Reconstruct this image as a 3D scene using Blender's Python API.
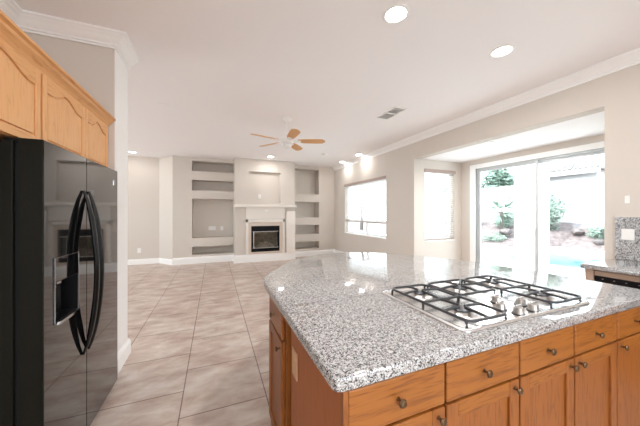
import bpy, bmesh, math, random
from mathutils import Vector, Matrix
random.seed(7)
for o in list(bpy.data.objects): bpy.data.objects.remove(o)
sc = bpy.context.scene
COL = sc.collection
PI = math.pi

# ------------------------------------------------------------ camera
H0 = 1.37
YAW = math.atan2(105.5, 260)
cam_d = bpy.data.cameras.new('camera'); cam = bpy.data.objects.new('camera', cam_d); COL.objects.link(cam)
cam_d.sensor_width = 36; cam_d.lens = 36 * 260 / 640; cam_d.clip_start = .02; cam_d.clip_end = 300
cam.location = (0, 0, H0); cam.rotation_euler = (PI / 2, 0, -YAW)
sc.camera = cam

# ------------------------------------------------------------ world, sun, exposure
sc.view_settings.view_transform = 'Standard'; sc.view_settings.look = 'None'
sc.view_settings.gamma = 1; sc.view_settings.use_curve_mapping = False
sc.view_settings.exposure = 1.0
world = bpy.data.worlds.new('sky'); sc.world = world; world.use_nodes = True
wn = world.node_tree.nodes; wl = world.node_tree.links
bg = wn['Background']; bg.inputs['Color'].default_value = (.80, .91, 1, 1); bg.inputs['Strength'].default_value = 3.6
sun_d = bpy.data.lights.new('sun', 'SUN'); sun_d.energy = 4.0; sun_d.angle = .01; sun_d.color = (1, .96, .9)
sun = bpy.data.objects.new('sun', sun_d); COL.objects.link(sun)
sun.rotation_euler = Vector((.62, -.18, -.76)).to_track_quat('-Z', 'Y').to_euler()
CAN_W = 11.0           # power of each recessed lamp
def area(name, loc, direction, sx, sy, power, color=(1, 1, 1)):
    d = bpy.data.lights.new(name, 'AREA'); d.shape = 'RECTANGLE'; d.size = sx; d.size_y = sy; d.energy = power; d.color = color
    o = bpy.data.objects.new(name, d); COL.objects.link(o); o.location = loc
    o.rotation_euler = Vector(direction).to_track_quat('-Z', 'Y').to_euler(); return o
# added fill lamps, unseen behind the viewer and at far left, tinted like daylight
area('rear_fill_lamp', (.6, -3.3, 1.55), (0, 1, .55), 3.2, 1.7, 40, (.86, .94, 1))
area('far_side_fill_lamp', (-5.8, 5.7, 1.5), (1, 0, 1.3), 3.0, 1.8, 62, (.86, .94, 1))
sc.cycles.max_bounces = 12; sc.cycles.diffuse_bounces = 6; sc.cycles.glossy_bounces = 5
sc.cycles.transparent_max_bounces = 16; sc.cycles.sample_clamp_indirect = 6
sc.cycles.caustics_reflective = False; sc.cycles.caustics_refractive = False

# ------------------------------------------------------------ helpers: materials
def mat(name, col, rough=.6, metal=0, bump=0, bscale=40, coat=0, var=0, vscale=6, spec=.5):
    m = bpy.data.materials.new(name); m.use_nodes = True
    nt = m.node_tree; b = nt.nodes['Principled BSDF']
    b.inputs['Base Color'].default_value = (*col, 1); b.inputs['Roughness'].default_value = rough
    b.inputs['Metallic'].default_value = metal; b.inputs['Coat Weight'].default_value = coat
    b.inputs['Specular IOR Level'].default_value = spec
    tc = nt.nodes.new('ShaderNodeTexCoord')
    if bump or var:
        n = nt.nodes.new('ShaderNodeTexNoise'); n.inputs['Scale'].default_value = bscale if bump else vscale
        n.inputs['Detail'].default_value = 4
        nt.links.new(tc.outputs['Object'], n.inputs['Vector'])
        if bump:
            bp = nt.nodes.new('ShaderNodeBump'); bp.inputs['Strength'].default_value = bump; bp.inputs['Distance'].default_value = .01
            nt.links.new(n.outputs['Fac'], bp.inputs['Height']); nt.links.new(bp.outputs['Normal'], b.inputs['Normal'])
        if var:
            n2 = nt.nodes.new('ShaderNodeTexNoise'); n2.inputs['Scale'].default_value = vscale; n2.inputs['Detail'].default_value = 3
            nt.links.new(tc.outputs['Object'], n2.inputs['Vector'])
            r = nt.nodes.new('ShaderNodeMapRange'); r.inputs['From Min'].default_value = .3; r.inputs['From Max'].default_value = .7
            r.inputs['To Min'].default_value = 1 - var; r.inputs['To Max'].default_value = 1 + var * .6
            nt.links.new(n2.outputs['Fac'], r.inputs['Value'])
            mx = nt.nodes.new('ShaderNodeVectorMath'); mx.operation = 'SCALE'; mx.inputs[0].default_value = col
            nt.links.new(r.outputs['Result'], mx.inputs['Scale']); nt.links.new(mx.outputs['Vector'], b.inputs['Base Color'])
    return m
def emit(name, col, s):
    m = bpy.data.materials.new(name); m.use_nodes = True; b = m.node_tree.nodes['Principled BSDF']
    b.inputs['Base Color'].default_value = (*col, 1); b.inputs['Emission Color'].default_value = (*col, 1); b.inputs['Emission Strength'].default_value = s
    return m
def wood(name, light, dark, axis, rough=.42, coat=.06):
    m = bpy.data.materials.new(name); m.use_nodes = True; nt = m.node_tree; b = nt.nodes['Principled BSDF']
    tc = nt.nodes.new('ShaderNodeTexCoord'); mp = nt.nodes.new('ShaderNodeMapping')
    s = [14, 14, 14]; s[axis] = 1.3; mp.inputs['Scale'].default_value = s
    nt.links.new(tc.outputs['Object'], mp.inputs['Vector'])
    n = nt.nodes.new('ShaderNodeTexNoise'); n.inputs['Scale'].default_value = 1.6; n.inputs['Detail'].default_value = 3; n.inputs['Distortion'].default_value = .6
    nt.links.new(mp.outputs['Vector'], n.inputs['Vector'])
    w = nt.nodes.new('ShaderNodeMath'); w.operation = 'MULTIPLY'; w.inputs[1].default_value = 5.5
    nt.links.new(n.outputs['Fac'], w.inputs[0])
    fr = nt.nodes.new('ShaderNodeMath'); fr.operation = 'PINGPONG'; fr.inputs[1].default_value = .5
    nt.links.new(w.outputs[0], fr.inputs[0])
    n2 = nt.nodes.new('ShaderNodeTexNoise'); n2.inputs['Scale'].default_value = 9; n2.inputs['Detail'].default_value = 4
    nt.links.new(mp.outputs['Vector'], n2.inputs['Vector'])
    ad = nt.nodes.new('ShaderNodeMath'); ad.operation = 'ADD'; nt.links.new(fr.outputs[0], ad.inputs[0]); nt.links.new(n2.outputs['Fac'], ad.inputs[1])
    cr = nt.nodes.new('ShaderNodeValToRGB'); cr.color_ramp.elements[0].position = .35; cr.color_ramp.elements[1].position = .72
    cr.color_ramp.elements[0].color = (*dark, 1); cr.color_ramp.elements[1].color = (*light, 1)
    nt.links.new(ad.outputs[0], cr.inputs['Fac']); nt.links.new(cr.outputs['Color'], b.inputs['Base Color'])
    b.inputs['Roughness'].default_value = rough; b.inputs['Coat Weight'].default_value = coat; b.inputs['Coat Roughness'].default_value = .25
    return m
def granite(name, scale=1.0, rough=.05):
    m = bpy.data.materials.new(name); m.use_nodes = True; nt = m.node_tree; b = nt.nodes['Principled BSDF']
    tc = nt.nodes.new('ShaderNodeTexCoord')
    v = nt.nodes.new('ShaderNodeTexVoronoi'); v.inputs['Scale'].default_value = 300 * scale
    nt.links.new(tc.outputs['Object'], v.inputs['Vector'])
    sp = nt.nodes.new('ShaderNodeSeparateColor'); nt.links.new(v.outputs['Color'], sp.inputs['Color'])
    n = nt.nodes.new('ShaderNodeTexNoise'); n.inputs['Scale'].default_value = 80 * scale; n.inputs['Detail'].default_value = 3
    nt.links.new(tc.outputs['Object'], n.inputs['Vector'])
    a = nt.nodes.new('ShaderNodeMath'); a.operation = 'MULTIPLY_ADD'; a.inputs[1].default_value = .62
    a2 = nt.nodes.new('ShaderNodeMath'); a2.operation = 'MULTIPLY'; a2.inputs[1].default_value = .55
    nt.links.new(n.outputs['Fac'], a2.inputs[0]); nt.links.new(sp.outputs['Red'], a.inputs[0]); nt.links.new(a2.outputs[0], a.inputs[2])
    cr = nt.nodes.new('ShaderNodeValToRGB'); e = cr.color_ramp.elements; cr.color_ramp.interpolation = 'CONSTANT'
    e[0].position = 0; e[0].color = (.03, .032, .037, 1); e[1].position = .36; e[1].color = (.13, .125, .13, 1)
    for p, c in ((.42, (.27, .24, .22, 1)), (.52, (.36, .355, .355, 1)), (.62, (.47, .47, .475, 1)), (.80, (.62, .62, .625, 1))):
        x = e.new(p); x.color = c
    nt.links.new(a.outputs[0], cr.inputs['Fac']); nt.links.new(cr.outputs['Color'], b.inputs['Base Color'])
    b.inputs['Roughness'].default_value = rough; b.inputs['IOR'].default_value = 1.75
    return m
def tile_floor(name):
    m = bpy.data.materials.new(name); m.use_nodes = True; nt = m.node_tree; b = nt.nodes['Principled BSDF']
    tc = nt.nodes.new('ShaderNodeTexCoord'); geo = nt.nodes.new('ShaderNodeNewGeometry'); sep = nt.nodes.new('ShaderNodeSeparateXYZ'); nt.links.new(geo.outputs['Position'], sep.inputs[0])
    cb = nt.nodes.new('ShaderNodeCombineXYZ')
    ax = nt.nodes.new('ShaderNodeMath'); ax.operation = 'ADD'; ax.inputs[1].default_value = .58 * 20 - .506      # along y
    ay = nt.nodes.new('ShaderNodeMath'); ay.operation = 'ADD'; ay.inputs[1].default_value = .22 + .58 * 20      # rows across x
    nt.links.new(sep.outputs['Y'], ax.inputs[0]); nt.links.new(sep.outputs['X'], ay.inputs[0])
    nt.links.new(ax.outputs[0], cb.inputs['X']); nt.links.new(ay.outputs[0], cb.inputs['Y'])
    br = nt.nodes.new('ShaderNodeTexBrick'); br.offset = .5; br.offset_frequency = 2
    br.inputs['Scale'].default_value = 1; br.inputs['Mortar Size'].default_value = .0042; br.inputs['Mortar Smooth'].default_value = .1
    br.inputs['Brick Width'].default_value = .58; br.inputs['Row Height'].default_value = .58
    br.inputs['Color1'].default_value = (1.0, 1.0, 1.0, 1); br.inputs['Color2'].default_value = (.93, .90, .88, 1); br.inputs['Mortar'].default_value = (.38, .32, .30, 1)
    nt.links.new(cb.outputs[0], br.inputs['Vector'])
    mp = nt.nodes.new('ShaderNodeMapping'); mp.inputs['Scale'].default_value = (2.2, 4.2, 1); mp.inputs['Rotation'].default_value = (0, 0, .35)
    nt.links.new(tc.outputs['Object'], mp.inputs['Vector'])
    n = nt.nodes.new('ShaderNodeTexNoise'); n.inputs['Scale'].default_value = 1.6; n.inputs['Detail'].default_value = 7; n.inputs['Roughness'].default_value = .62; n.inputs['Distortion'].default_value = .3
    nt.links.new(mp.outputs['Vector'], n.inputs['Vector'])
    cr = nt.nodes.new('ShaderNodeValToRGB'); e = cr.color_ramp.elements
    e[0].position = .34; e[0].color = (.46, .325, .275, 1); e[1].position = .68; e[1].color = (.71, .64, .585, 1)
    x = e.new(.5); x.color = (.585, .48, .415, 1)
    nt.links.new(n.outputs['Fac'], cr.inputs['Fac'])
    mx = nt.nodes.new('ShaderNodeMix'); mx.data_type = 'RGBA'; mx.blend_type = 'MULTIPLY'; mx.inputs['Factor'].default_value = 1
    nt.links.new(cr.outputs['Color'], mx.inputs['A']); nt.links.new(br.outputs['Color'], mx.inputs['B'])
    nt.links.new(mx.outputs['Result'], b.inputs['Base Color'])
    b.inputs['Roughness'].default_value = .32; b.inputs['Specular IOR Level'].default_value = .35
    bp = nt.nodes.new('ShaderNodeBump'); bp.inputs['Strength'].default_value = .3; bp.inputs['Distance'].default_value = .003; bp.invert = True
    nt.links.new(br.outputs['Fac'], bp.inputs['Height']); nt.links.new(bp.outputs['Normal'], b.inputs['Normal'])
    return m
def glass(name, tint=(.97, .99, .98), haze=0.0):
    m = bpy.data.materials.new(name); m.use_nodes = True; nt = m.node_tree; nt.nodes.clear()
    out = nt.nodes.new('ShaderNodeOutputMaterial'); tr = nt.nodes.new('ShaderNodeBsdfTransparent'); tr.inputs['Color'].default_value = (*tint, 1)
    gl = nt.nodes.new('ShaderNodeBsdfGlossy'); gl.inputs['Roughness'].default_value = .01
    fr = nt.nodes.new('ShaderNodeFresnel'); fr.inputs['IOR'].default_value = 1.45
    ge = nt.nodes.new('ShaderNodeNewGeometry'); ir = nt.nodes.new('ShaderNodeMath'); ir.operation = 'MULTIPLY_ADD'; ir.inputs[1].default_value = 1 / 1.45 - 1.45; ir.inputs[2].default_value = 1.45
    nt.links.new(ge.outputs['Backfacing'], ir.inputs[0]); nt.links.new(ir.outputs[0], fr.inputs['IOR'])
    mx = nt.nodes.new('ShaderNodeMixShader'); nt.links.new(fr.outputs[0], mx.inputs[0]); nt.links.new(tr.outputs[0], mx.inputs[1]); nt.links.new(gl.outputs[0], mx.inputs[2])
    last = mx
    if haze:
        tl = nt.nodes.new('ShaderNodeBsdfTranslucent'); tl.inputs['Color'].default_value = (1, 1, 1, 1)
        m2 = nt.nodes.new('ShaderNodeMixShader'); m2.inputs[0].default_value = haze
        nt.links.new(mx.outputs[0], m2.inputs[1]); nt.links.new(tl.outputs[0], m2.inputs[2]); last = m2
    nt.links.new(last.outputs[0], out.inputs['Surface'])
    return m

M = dict(
    wall=mat('beige_wall_paint', (.655, .60, .545), .85, bump=.08, bscale=120),
    ceil=mat('white_ceiling_paint', (.935, .915, .92), .9, bump=.06, bscale=90),
    trim=mat('white_trim_paint', (.93, .925, .915), .45),
    floor=tile_floor('ceramic_tile'),
    granite=granite('speckled_granite'),
    granite2=granite('coarse_speckled_granite', .62, .2),
    dwood=mat('pale_end_panel', (.50, .36, .27), .5),
    oak_h=wood('honey_oak_across', (.32, .108, .017), (.165, .047, .008), 0),
    oak_v=wood('honey_oak_upright', (.29, .092, .016), (.17, .049, .009), 2),
    oak_y=wood('honey_oak_lengthwise', (.29, .092, .016), (.17, .049, .009), 1),
    oak_s=wood('oak_veneer_panel', (.36, .115, .032), (.30, .09, .024), 2, .55, 0),
    up_v=wood('light_oak_lit_upright', (.76, .40, .165), (.66, .31, .11), 2),  # lighter oak for the uppers, their bright lighting partly put into the colour
    up_y=wood('light_oak_lit_lengthwise', (.72, .37, .145), (.58, .26, .085), 1),
    gap_shade=mat('gap_shade_wood', (.06, .022, .01), .7),  # wood darkened so the shade of gaps and recess sits in its colour
    bronze=mat('dark_bronze', (.16, .10, .055), .32, .85),
    steel=mat('brushed_stainless', (.84, .84, .84), .24, 1.0, bump=.02, bscale=200),
    steel2=mat('stainless_trim', (.62, .60, .58), .3, 1.0),
    iron=mat('cast_iron', (.055, .057, .062), .42, 0),
    burner=mat('burner_cap_black', (.075, .078, .085), .3),
    blackgloss=mat('black_gloss_enamel', (.006, .006, .0065), .05, coat=.6),
    blackside=mat('black_textured_side', (.008, .0075, .005), .5, bump=.2, bscale=300, spec=.1),
    blackmatte=mat('black_plastic', (.006, .006, .007), .5, spec=.15),
    handle=mat('satin_black_handle', (.006, .006, .006), .25, spec=.35),
    chrome=mat('dark_chrome', (.42, .43, .45), .15, 1.0),
    white=mat('white_plastic', (.86, .85, .83), .4),
    tan=mat('tan_plastic', (.55, .33, .19), .5),
    alum=mat('grey_aluminium', (.55, .57, .58), .45, .3),
    whiteframe=mat('white_vinyl', (.86, .86, .85), .4),
    blind=mat('white_blind_slat', (.86, .84, .82), .5),
    valance=mat('taupe_blind_wood', (.42, .33, .29), .55),
    glass=glass('window_glass'),
    fireglass=glass('fireplace_glass', (.8, .8, .78)),
    firebrick=mat('firebox_lining', (.42, .37, .30), .9, var=.3, vscale=9),
    log=mat('ceramic_log', (.62, .56, .48), .8, var=.45, vscale=25),
    surround=mat('painted_surround', (.80, .745, .69), .5),
    slab=mat('cream_stone_slab', (.70, .60, .52), .35),
    fanwood=mat('fan_blade_maple', (.72, .40, .18), .45),
    fanwhite=mat('fan_white', (.85, .84, .82), .35),
    lamp=emit('lamp_diffuser', (1, .97, .92), 9),
    concrete=mat('patio_concrete', (.80, .79, .78), .8, var=.08),
    stucco=mat('white_stucco', (.55, .54, .53), .9, bump=.2, bscale=60),
    block=mat('pale_block_wall', (.40, .39, .39), .9),
    gravel=mat('rock_mulch', (.17, .135, .135), .95, bump=.8, bscale=30, var=.4, vscale=7),
    rock=mat('garden_rock', (.15, .125, .125), .9, var=.4, vscale=5),
    pool=mat('pool_water', (.13, .28, .31), .06),
    leafA=mat('sage_leaves', (.20, .27, .22), .6, var=.35, vscale=3),
    leafB=mat('dark_green_leaves', (.16, .24, .19), .6, var=.35, vscale=3),
    bark=mat('grey_bark', (.10, .085, .075), .9),
    rooftile=mat('pale_roof_tile', (.24, .225, .22), .8, var=.25, vscale=2),
    darkglass=mat('dark_pane', (.08, .09, .10), .1),
    vent=mat('vent_grey', (.55, .54, .52), .8),  # one even grey for the louvers
)

# ------------------------------------------------------------ helpers: geometry
ORG = {}
def origin(o): return ORG.get(o.name, Vector((0, 0, 0)))
def thing(name, label, cat, loc, group=None):
    o = bpy.data.objects.new(name, None); COL.objects.link(o); o.empty_display_size = .1
    o.location = loc; o['label'] = label; o['category'] = cat
    if group: o['group'] = group
    ORG[o.name] = Vector(loc); return o
def obj(name, bm, m, parent=None, label=None, smooth=False, bevel=0):
    if parent is not None: org = origin(parent)
    else:
        xs = [v.co for v in bm.verts]
        org = Vector(((min(c.x for c in xs) + max(c.x for c in xs)) / 2, (min(c.y for c in xs) + max(c.y for c in xs)) / 2, min(c.z for c in xs)))
    for v in bm.verts: v.co -= org
    bmesh.ops.recalc_face_normals(bm, faces=bm.faces)
    me = bpy.data.meshes.new(name); bm.to_mesh(me); bm.free()
    if smooth:
        for p in me.polygons: p.use_smooth = True
        try: me.set_sharp_from_angle(angle=math.radians(40))
        except Exception: pass
    me.materials.append(M[m] if isinstance(m, str) else m)
    o = bpy.data.objects.new(name, me); COL.objects.link(o)
    if parent is not None: o.parent = parent
    if parent is None: o.location = org
    ORG[o.name] = org
    if label: o['label'] = label
    if bevel:
        b = o.modifiers.new('bevel', 'BEVEL'); b.width = bevel; b.segments = 2; b.limit_method = 'ANGLE'; b.angle_limit = math.radians(50)
    return o
def tag(o, label, cat, group=None, kind=None):
    o['label'] = label; o['category'] = cat
    if group: o['group'] = group
    if kind: o['kind'] = kind
    return o
def struct(name, bm, m, parent=None, **k):
    o = obj(name, bm, m, parent, **k)
    if parent is None: o['kind'] = 'structure'
    return o
def sthing(name, loc):
    o = bpy.data.objects.new(name, None); COL.objects.link(o); o.location = loc; o['kind'] = 'structure'; ORG[o.name] = Vector(loc); return o
def B(): return bmesh.new()
def box(bm, x0, x1, y0, y1, z0, z1):
    vs = [bm.verts.new((x, y, z)) for z in (z0, z1) for x, y in ((x0, y0), (x1, y0), (x1, y1), (x0, y1))]
    for f in ((0, 3, 2, 1), (4, 5, 6, 7), (0, 1, 5, 4), (1, 2, 6, 5), (2, 3, 7, 6), (3, 0, 4, 7)): bm.faces.new([vs[i] for i in f])
    return bm
def bx(*a): return box(B(), *a)
def prism(bm, pts, w0, w1, mp):
    """polygon in (u, v) extruded along w; mp maps (u, v, w) to a point"""
    a = [bm.verts.new(mp(u, v, w0)) for u, v in pts]; b = [bm.verts.new(mp(u, v, w1)) for u, v in pts]
    n = len(pts); bm.faces.new(a[::-1]); bm.faces.new(b)
    for i in range(n): bm.faces.new((a[i], a[(i + 1) % n], b[(i + 1) % n], b[i]))
    return bm
def loft(bm, rings, cap=True, closed=True):
    R = [[bm.verts.new(p) for p in r] for r in rings]; n = len(R[0])
    for a, b in zip(R, R[1:]):
        for i in range(n if closed else n - 1): bm.faces.new((a[i], a[(i + 1) % n], b[(i + 1) % n], b[i]))
    if cap: bm.faces.new(R[0][::-1]); bm.faces.new(R[-1])
    return bm
def lathe(bm, c, axis, prof, n=20):
    axis = Vector(axis).normalized(); t = Vector((0, 0, 1)) if abs(axis.z) < .9 else Vector((1, 0, 0))
    a = axis.cross(t).normalized(); b = axis.cross(a); c = Vector(c)
    return loft(bm, [[c + axis * h + (a * math.cos(2 * PI * i / n) + b * math.sin(2 * PI * i / n)) * max(r, .0002) for i in range(n)] for r, h in prof])
def tube(bm, pts, r, n=8, flat=None):
    pts = [Vector(p) for p in pts]; rings = []; up = Vector((0, 0, 1))
    for i, p in enumerate(pts):
        d = (pts[min(i + 1, len(pts) - 1)] - pts[max(i - 1, 0)]).normalized()
        u = up if abs(d.dot(up)) < .95 else Vector((0, 1, 0))
        a = d.cross(u).normalized(); b = a.cross(d).normalized()
        rr = r[i] if isinstance(r, (list, tuple)) else r
        fa, fb = flat or (1, 1)
        rings.append([p + a * math.cos(2 * PI * k / n + PI / n) * rr * fa + b * math.sin(2 * PI * k / n + PI / n) * rr * fb for k in range(n)])
    return loft(bm, rings)
def catmull(P, seg=6, closed=False):
    out = []; n = len(P)
    for i in range(n - 1):
        p0, p1, p2, p3 = (Vector(P[max(i - 1, 0)]), Vector(P[i]), Vector(P[i + 1]), Vector(P[min(i + 2, n - 1)]))
        for k in range(seg):
            t = k / seg
            out.append(.5 * ((2 * p1) + (p2 - p0) * t + (2 * p0 - 5 * p1 + 4 * p2 - p3) * t * t + (3 * p1 - p0 - 3 * p2 + p3) * t ** 3))
    out.append(Vector(P[-1])); return out
def wall_holes(axis, p0, p1, a0, a1, z0, z1, holes):
    """slab between p0 and p1 on its axis, running a0..a1, with rectangular holes (a, b, z, z)"""
    bm = B(); A = sorted({a0, a1, *[h[0] for h in holes], *[h[1] for h in holes]}); Z = sorted({z0, z1, *[h[2] for h in holes], *[h[3] for h in holes]})
    for i in range(len(A) - 1):
        ca = (A[i] + A[i + 1]) / 2; run = None
        for j in range(len(Z) - 1):
            cz = (Z[j] + Z[j + 1]) / 2
            inside = any(h[0] < ca < h[1] and h[2] < cz < h[3] for h in holes)
            if not inside:
                run = [Z[j], Z[j + 1]] if run is None else [run[0], Z[j + 1]]
            if (inside or j == len(Z) - 2) and run:
                if axis == 'x': box(bm, p0, p1, A[i], A[i + 1], *run)
                else: box(bm, A[i], A[i + 1], p0, p1, *run)
                run = None
    return bm
def offset_poly(P, d):
    n = len(P); out = []
    for i in range(n):
        a, b, c = Vector(P[i - 1][:2]), Vector(P[i][:2]), Vector(P[(i + 1) % n][:2])
        e1 = (b - a).normalized(); e2 = (c - b).normalized()
        n1 = Vector((-e1.y, e1.x)); n2 = Vector((-e2.y, e2.x)); m = (n1 + n2)
        m = m / max(m.length_squared, .2) * 2
        out.append(b + m * d)
    return out
def slab(P, z0, z1, r=.012, seg=3):
    """counter slab with rounded arrises; P counter-clockwise"""
    rings = []
    for k in range(seg + 1):
        a = PI / 2 * k / seg; rings.append([(p.x, p.y, z0 + r * .5 * (1 - math.sin(a))) for p in offset_poly(P, r * .5 * (1 - math.cos(PI / 2 - a)) if False else r * .5 * (1 - math.sin(a)))][:])
    rings = []
    for k in range(seg + 1):
        a = PI / 2 * k / seg
        rings.append([(p.x, p.y, z0 + .5 * r * (1 - math.cos(a))) for p in offset_poly(P, .5 * r * (1 - math.sin(a)))])
    for k in range(seg + 1):
        a = PI / 2 * k / seg
        rings.append([(p.x, p.y, z1 - r * (1 - math.sin(a))) for p in offset_poly(P, r * (1 - math.cos(a)))])
    return loft(B(), rings)

# ------------------------------------------------------------ the setting
HC = 2.88; XR = 3.68; XN = 4.977; YB = 7.8; ZN = 2.46; NY0, NY1 = 1.365, 4.09
struct('floor', box(bx(-6, 3.68, -3.6, 8.6, -.12, 0), 3.68, 5.1, 1.2, 4.2, -.12, 0), 'floor')
struct('ceiling', bx(-6.1, 3.86, -3.6, 8.7, HC, HC + .2), 'ceil')
struct('ceiling_nook', bx(3.86, 5.15, 1.2, 4.24, ZN, ZN + .15), 'ceil')
# right wall: window hole and opening to the nook
W1 = (5.0, 7.06, .78, 2.2)
struct('wall_right', wall_holes('x', XR, 3.86, -3.6, 8.2, 0, HC, [W1, (NY0, NY1, 0, ZN)]), 'wall')
# nook walls
W2 = (3.95, 4.775, .80, 2.245)
struct('wall_nook_far', wall_holes('y', NY1, NY1 + .15, 3.86, 5.13, 0, ZN, [W2]), 'wall')
D1 = (1.60, 3.78, 0.02, 2.30)
struct('wall_nook_outer', wall_holes('x', XN, XN + .15, 1.2, NY1, 0, ZN, [D1]), 'wall')
struct('wall_nook_near', bx(3.86, XN, 1.2, NY0, 0, ZN), 'wall')
# back wall with its niches; fireplace bump-out
niches = [(-.563, .512, 2.51, 2.785), (-.563, .512, 1.985, 2.27), (-.563, .512, .69, 1.76), (-.563, .512, .235, .455),
          (2.33, 3.13, 1.965, 2.765), (2.33, 3.13, 1.228, 1.72), (2.33, 3.13, .695, .988), (2.33, 3.13, .235, .465)]
bm = wall_holes('y', YB, 8.17, -1.02, XR, 0, HC, niches); box(bm, -1.02, XR, 8.17, 8.3, 0, HC)
struct('wall_back', bm, 'wall')
ART = (.885, 1.774, 1.655, 2.53); FIRE = (.945, 1.74, .285, 1.005); YF = 7.42
bm = wall_holes('y', YF, YF + .1, .512, 2.20, 0, HC, [ART, FIRE]); w2 = wall_holes('y', YF + .1, YB, .512, 2.20, 0, HC, [FIRE])
me_t = bpy.data.meshes.new('t'); w2.to_mesh(me_t); w2.free(); bm.from_mesh(me_t)
struct('wall_fireplace', bm, 'wall')
# alcove at the far side, its slanted return, far side wall, rear and left walls
bm = B(); prism(bm, [(-1.02, 7.82), (-1.02, 8.7), (-1.4, 8.7), (-1.4, 8.24)], 0, HC, lambda u, v, w: (u, v, w)); struct('wall_slanted', bm, 'wall')
struct('wall_alcove', bx(-6, -1.4, 8.24, 8.45, 0, HC), 'wall')
struct('wall_far_left', wall_holes('x', -6.15, -6, 3.05, 8.45, 0, HC, [(4.2, 7.2, .6, 2.4)]), 'wall')
struct('wall_stub', bx(-6, -.79, 2.72, 3.04, 0, HC), 'wall')
struct('wall_left', bx(-1.58, -1.42, -3.6, 2.72, 0, HC), 'wall')
struct('wall_rear', wall_holes('y', -3.75, -3.6, -1.5, 3.86, 0, HC, [(-1.0, 2.2, .7, 2.4)]), 'wall')
# the end of the stub wall is painted white like the trim
struct('trim_1', bx(-.79, -.782, 2.715, 3.045, 0, HC), 'trim')

# crown mouldings: profile (out, down) swept along straight runs
CP = [(0, 0), (.098, 0), (.098, .014), (.084, .022), (.078, .03), (.062, .042), (.046, .060), (.030, .074), (.020, .080), (.020, .094), (.008, .098), (.008, .112), (0, .112)]
def crown(name, path, ztop, sc_=1.0, m='trim'):
    """path: plan points; the moulding projects to the right-hand side of travel; mitred corners"""
    P = [Vector(p) for p in path]; rings = []
    for i, p in enumerate(P):
        d1 = (p - P[i - 1]).normalized() if i else (P[1] - p).normalized(); d2 = (P[i + 1] - p).normalized() if i < len(P) - 1 else d1
        n1 = Vector((d1.y, -d1.x)); n2 = Vector((d2.y, -d2.x)); mm = n1 + n2; mm = mm / mm.length_squared * 2
        rings.append([(p.x + mm.x * o * sc_, p.y + mm.y * o * sc_, ztop - dn * sc_) for o, dn in CP])
    return loft(B(), rings)
struct('trim_2', crown('', [(XR, 7.8), (XR, -3.6)], HC), 'trim')
struct('trim_3', crown('', [(-.782, 3.06), (-.782, 2.715), (-1.42, 2.715), (-1.42, -3.6)][::-1], HC), 'trim')
BP = [(0, 0), (.022, 0), (.022, .115), (.016, .128), (.010, .145), (0, .15)]
def base(name, path, h=1.0):
    P = [Vector(p) for p in path]; rings = []
    for i, p in enumerate(P):
        d1 = (p - P[i - 1]).normalized() if i else (P[1] - p).normalized(); d2 = (P[i + 1] - p).normalized() if i < len(P) - 1 else d1
        n1 = Vector((d1.y, -d1.x)); n2 = Vector((d2.y, -d2.x)); mm = n1 + n2; mm = mm / mm.length_squared * 2
        rings.append([(p.x + mm.x * o, p.y + mm.y * o, z * h) for o, z in BP])
    return struct(name, loft(B(), rings), 'trim')
base('baseboard_alcove', [(-6, 8.24), (-1.4, 8.24), (-1.02, 7.82)], .95)
base('baseboard_back', [(-1.02, 7.8), (.512, 7.8)], 1.2)
base('baseboard_fireplace', [(.512, 7.79), (.512, YF), (2.2, YF), (2.2, 7.79)], 1.45)
base('baseboard_back_right', [(2.2, 7.8), (XR, 7.8), (XR, NY1)], 1.1)
base('baseboard_stub', [(-.84, 2.715), (-.782, 2.715), (-.782, 3.045), (-1.6, 3.045)], 1.0)
base('baseboard_nook', [(XN - .6, NY1), (XN, NY1), (XN, 3.90)], .9)

# ---- windows
def frame_x(bm, x0, x1, a0, a1, z0, z1, w):
    box(bm, x0, x1, a0, a1, z0, z0 + w); box(bm, x0, x1, a0, a1, z1 - w, z1); box(bm, x0, x1, a0, a0 + w, z0 + w, z1 - w); box(bm, x0, x1, a1 - w, a1, z0 + w, z1 - w); return bm
def frame_y(bm, y0, y1, a0, a1, z0, z1, w):
    box(bm, a0, a1, y0, y1, z0, z0 + w); box(bm, a0, a1, y0, y1, z1 - w, z1); box(bm, a0, a0 + w, y0, y1, z0 + w, z1 - w); box(bm, a1 - w, a1, y0, y1, z0 + w, z1 - w); return bm
w = sthing('window_1', (3.80, 6.03, .78))
bm = frame_x(B(), 3.77, 3.83, *W1, .045); box(bm, 3.77, 3.83, W1[0], W1[1], 1.11, 1.16); box(bm, 3.77, 3.83, 5.93, 5.99, .82, 1.11)
obj('window_frame', bm, 'whiteframe', w); obj('glass_pane', bx(3.797, 3.803, W1[0] + .04, W1[1] - .04, .82, 2.16), 'glass', w)
obj('window_sill', bx(3.67, 3.78, W1[0] - .0, W1[1], .765, .785), 'trim', w)
w = sthing('window_2', (4.36, 4.2, .8))
obj('window_frame', frame_y(B(), 4.18, 4.23, *W2, .04), 'whiteframe', w)
obj('glass_pane', bx(W2[0] + .03, W2[1] - .03, 4.202, 4.208, .83, 2.21), 'glass', w)
obj('window_sill', bx(W2[0], W2[1], 4.08, 4.18, .785, .805), 'trim', w)
w = sthing('added_window_3', (.6, -3.7, .7))  # unseen rear window, added to let light in behind the viewer
obj('window_frame', frame_y(B(), -3.72, -3.66, -1.0, 2.2, .7, 2.4, .06), 'whiteframe', w); obj('glass_pane', bx(-.95, 2.15, -3.693, -3.687, .75, 2.35), 'glass', w)
w = sthing('window_4', (-6.1, 5.7, .6))
obj('window_frame', frame_x(B(), -6.1, -6.04, 4.2, 7.2, .6, 2.4, .06), 'whiteframe', w); obj('glass_pane', bx(-6.073, -6.067, 4.25, 7.15, .65, 2.35), 'glass', w)
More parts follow.
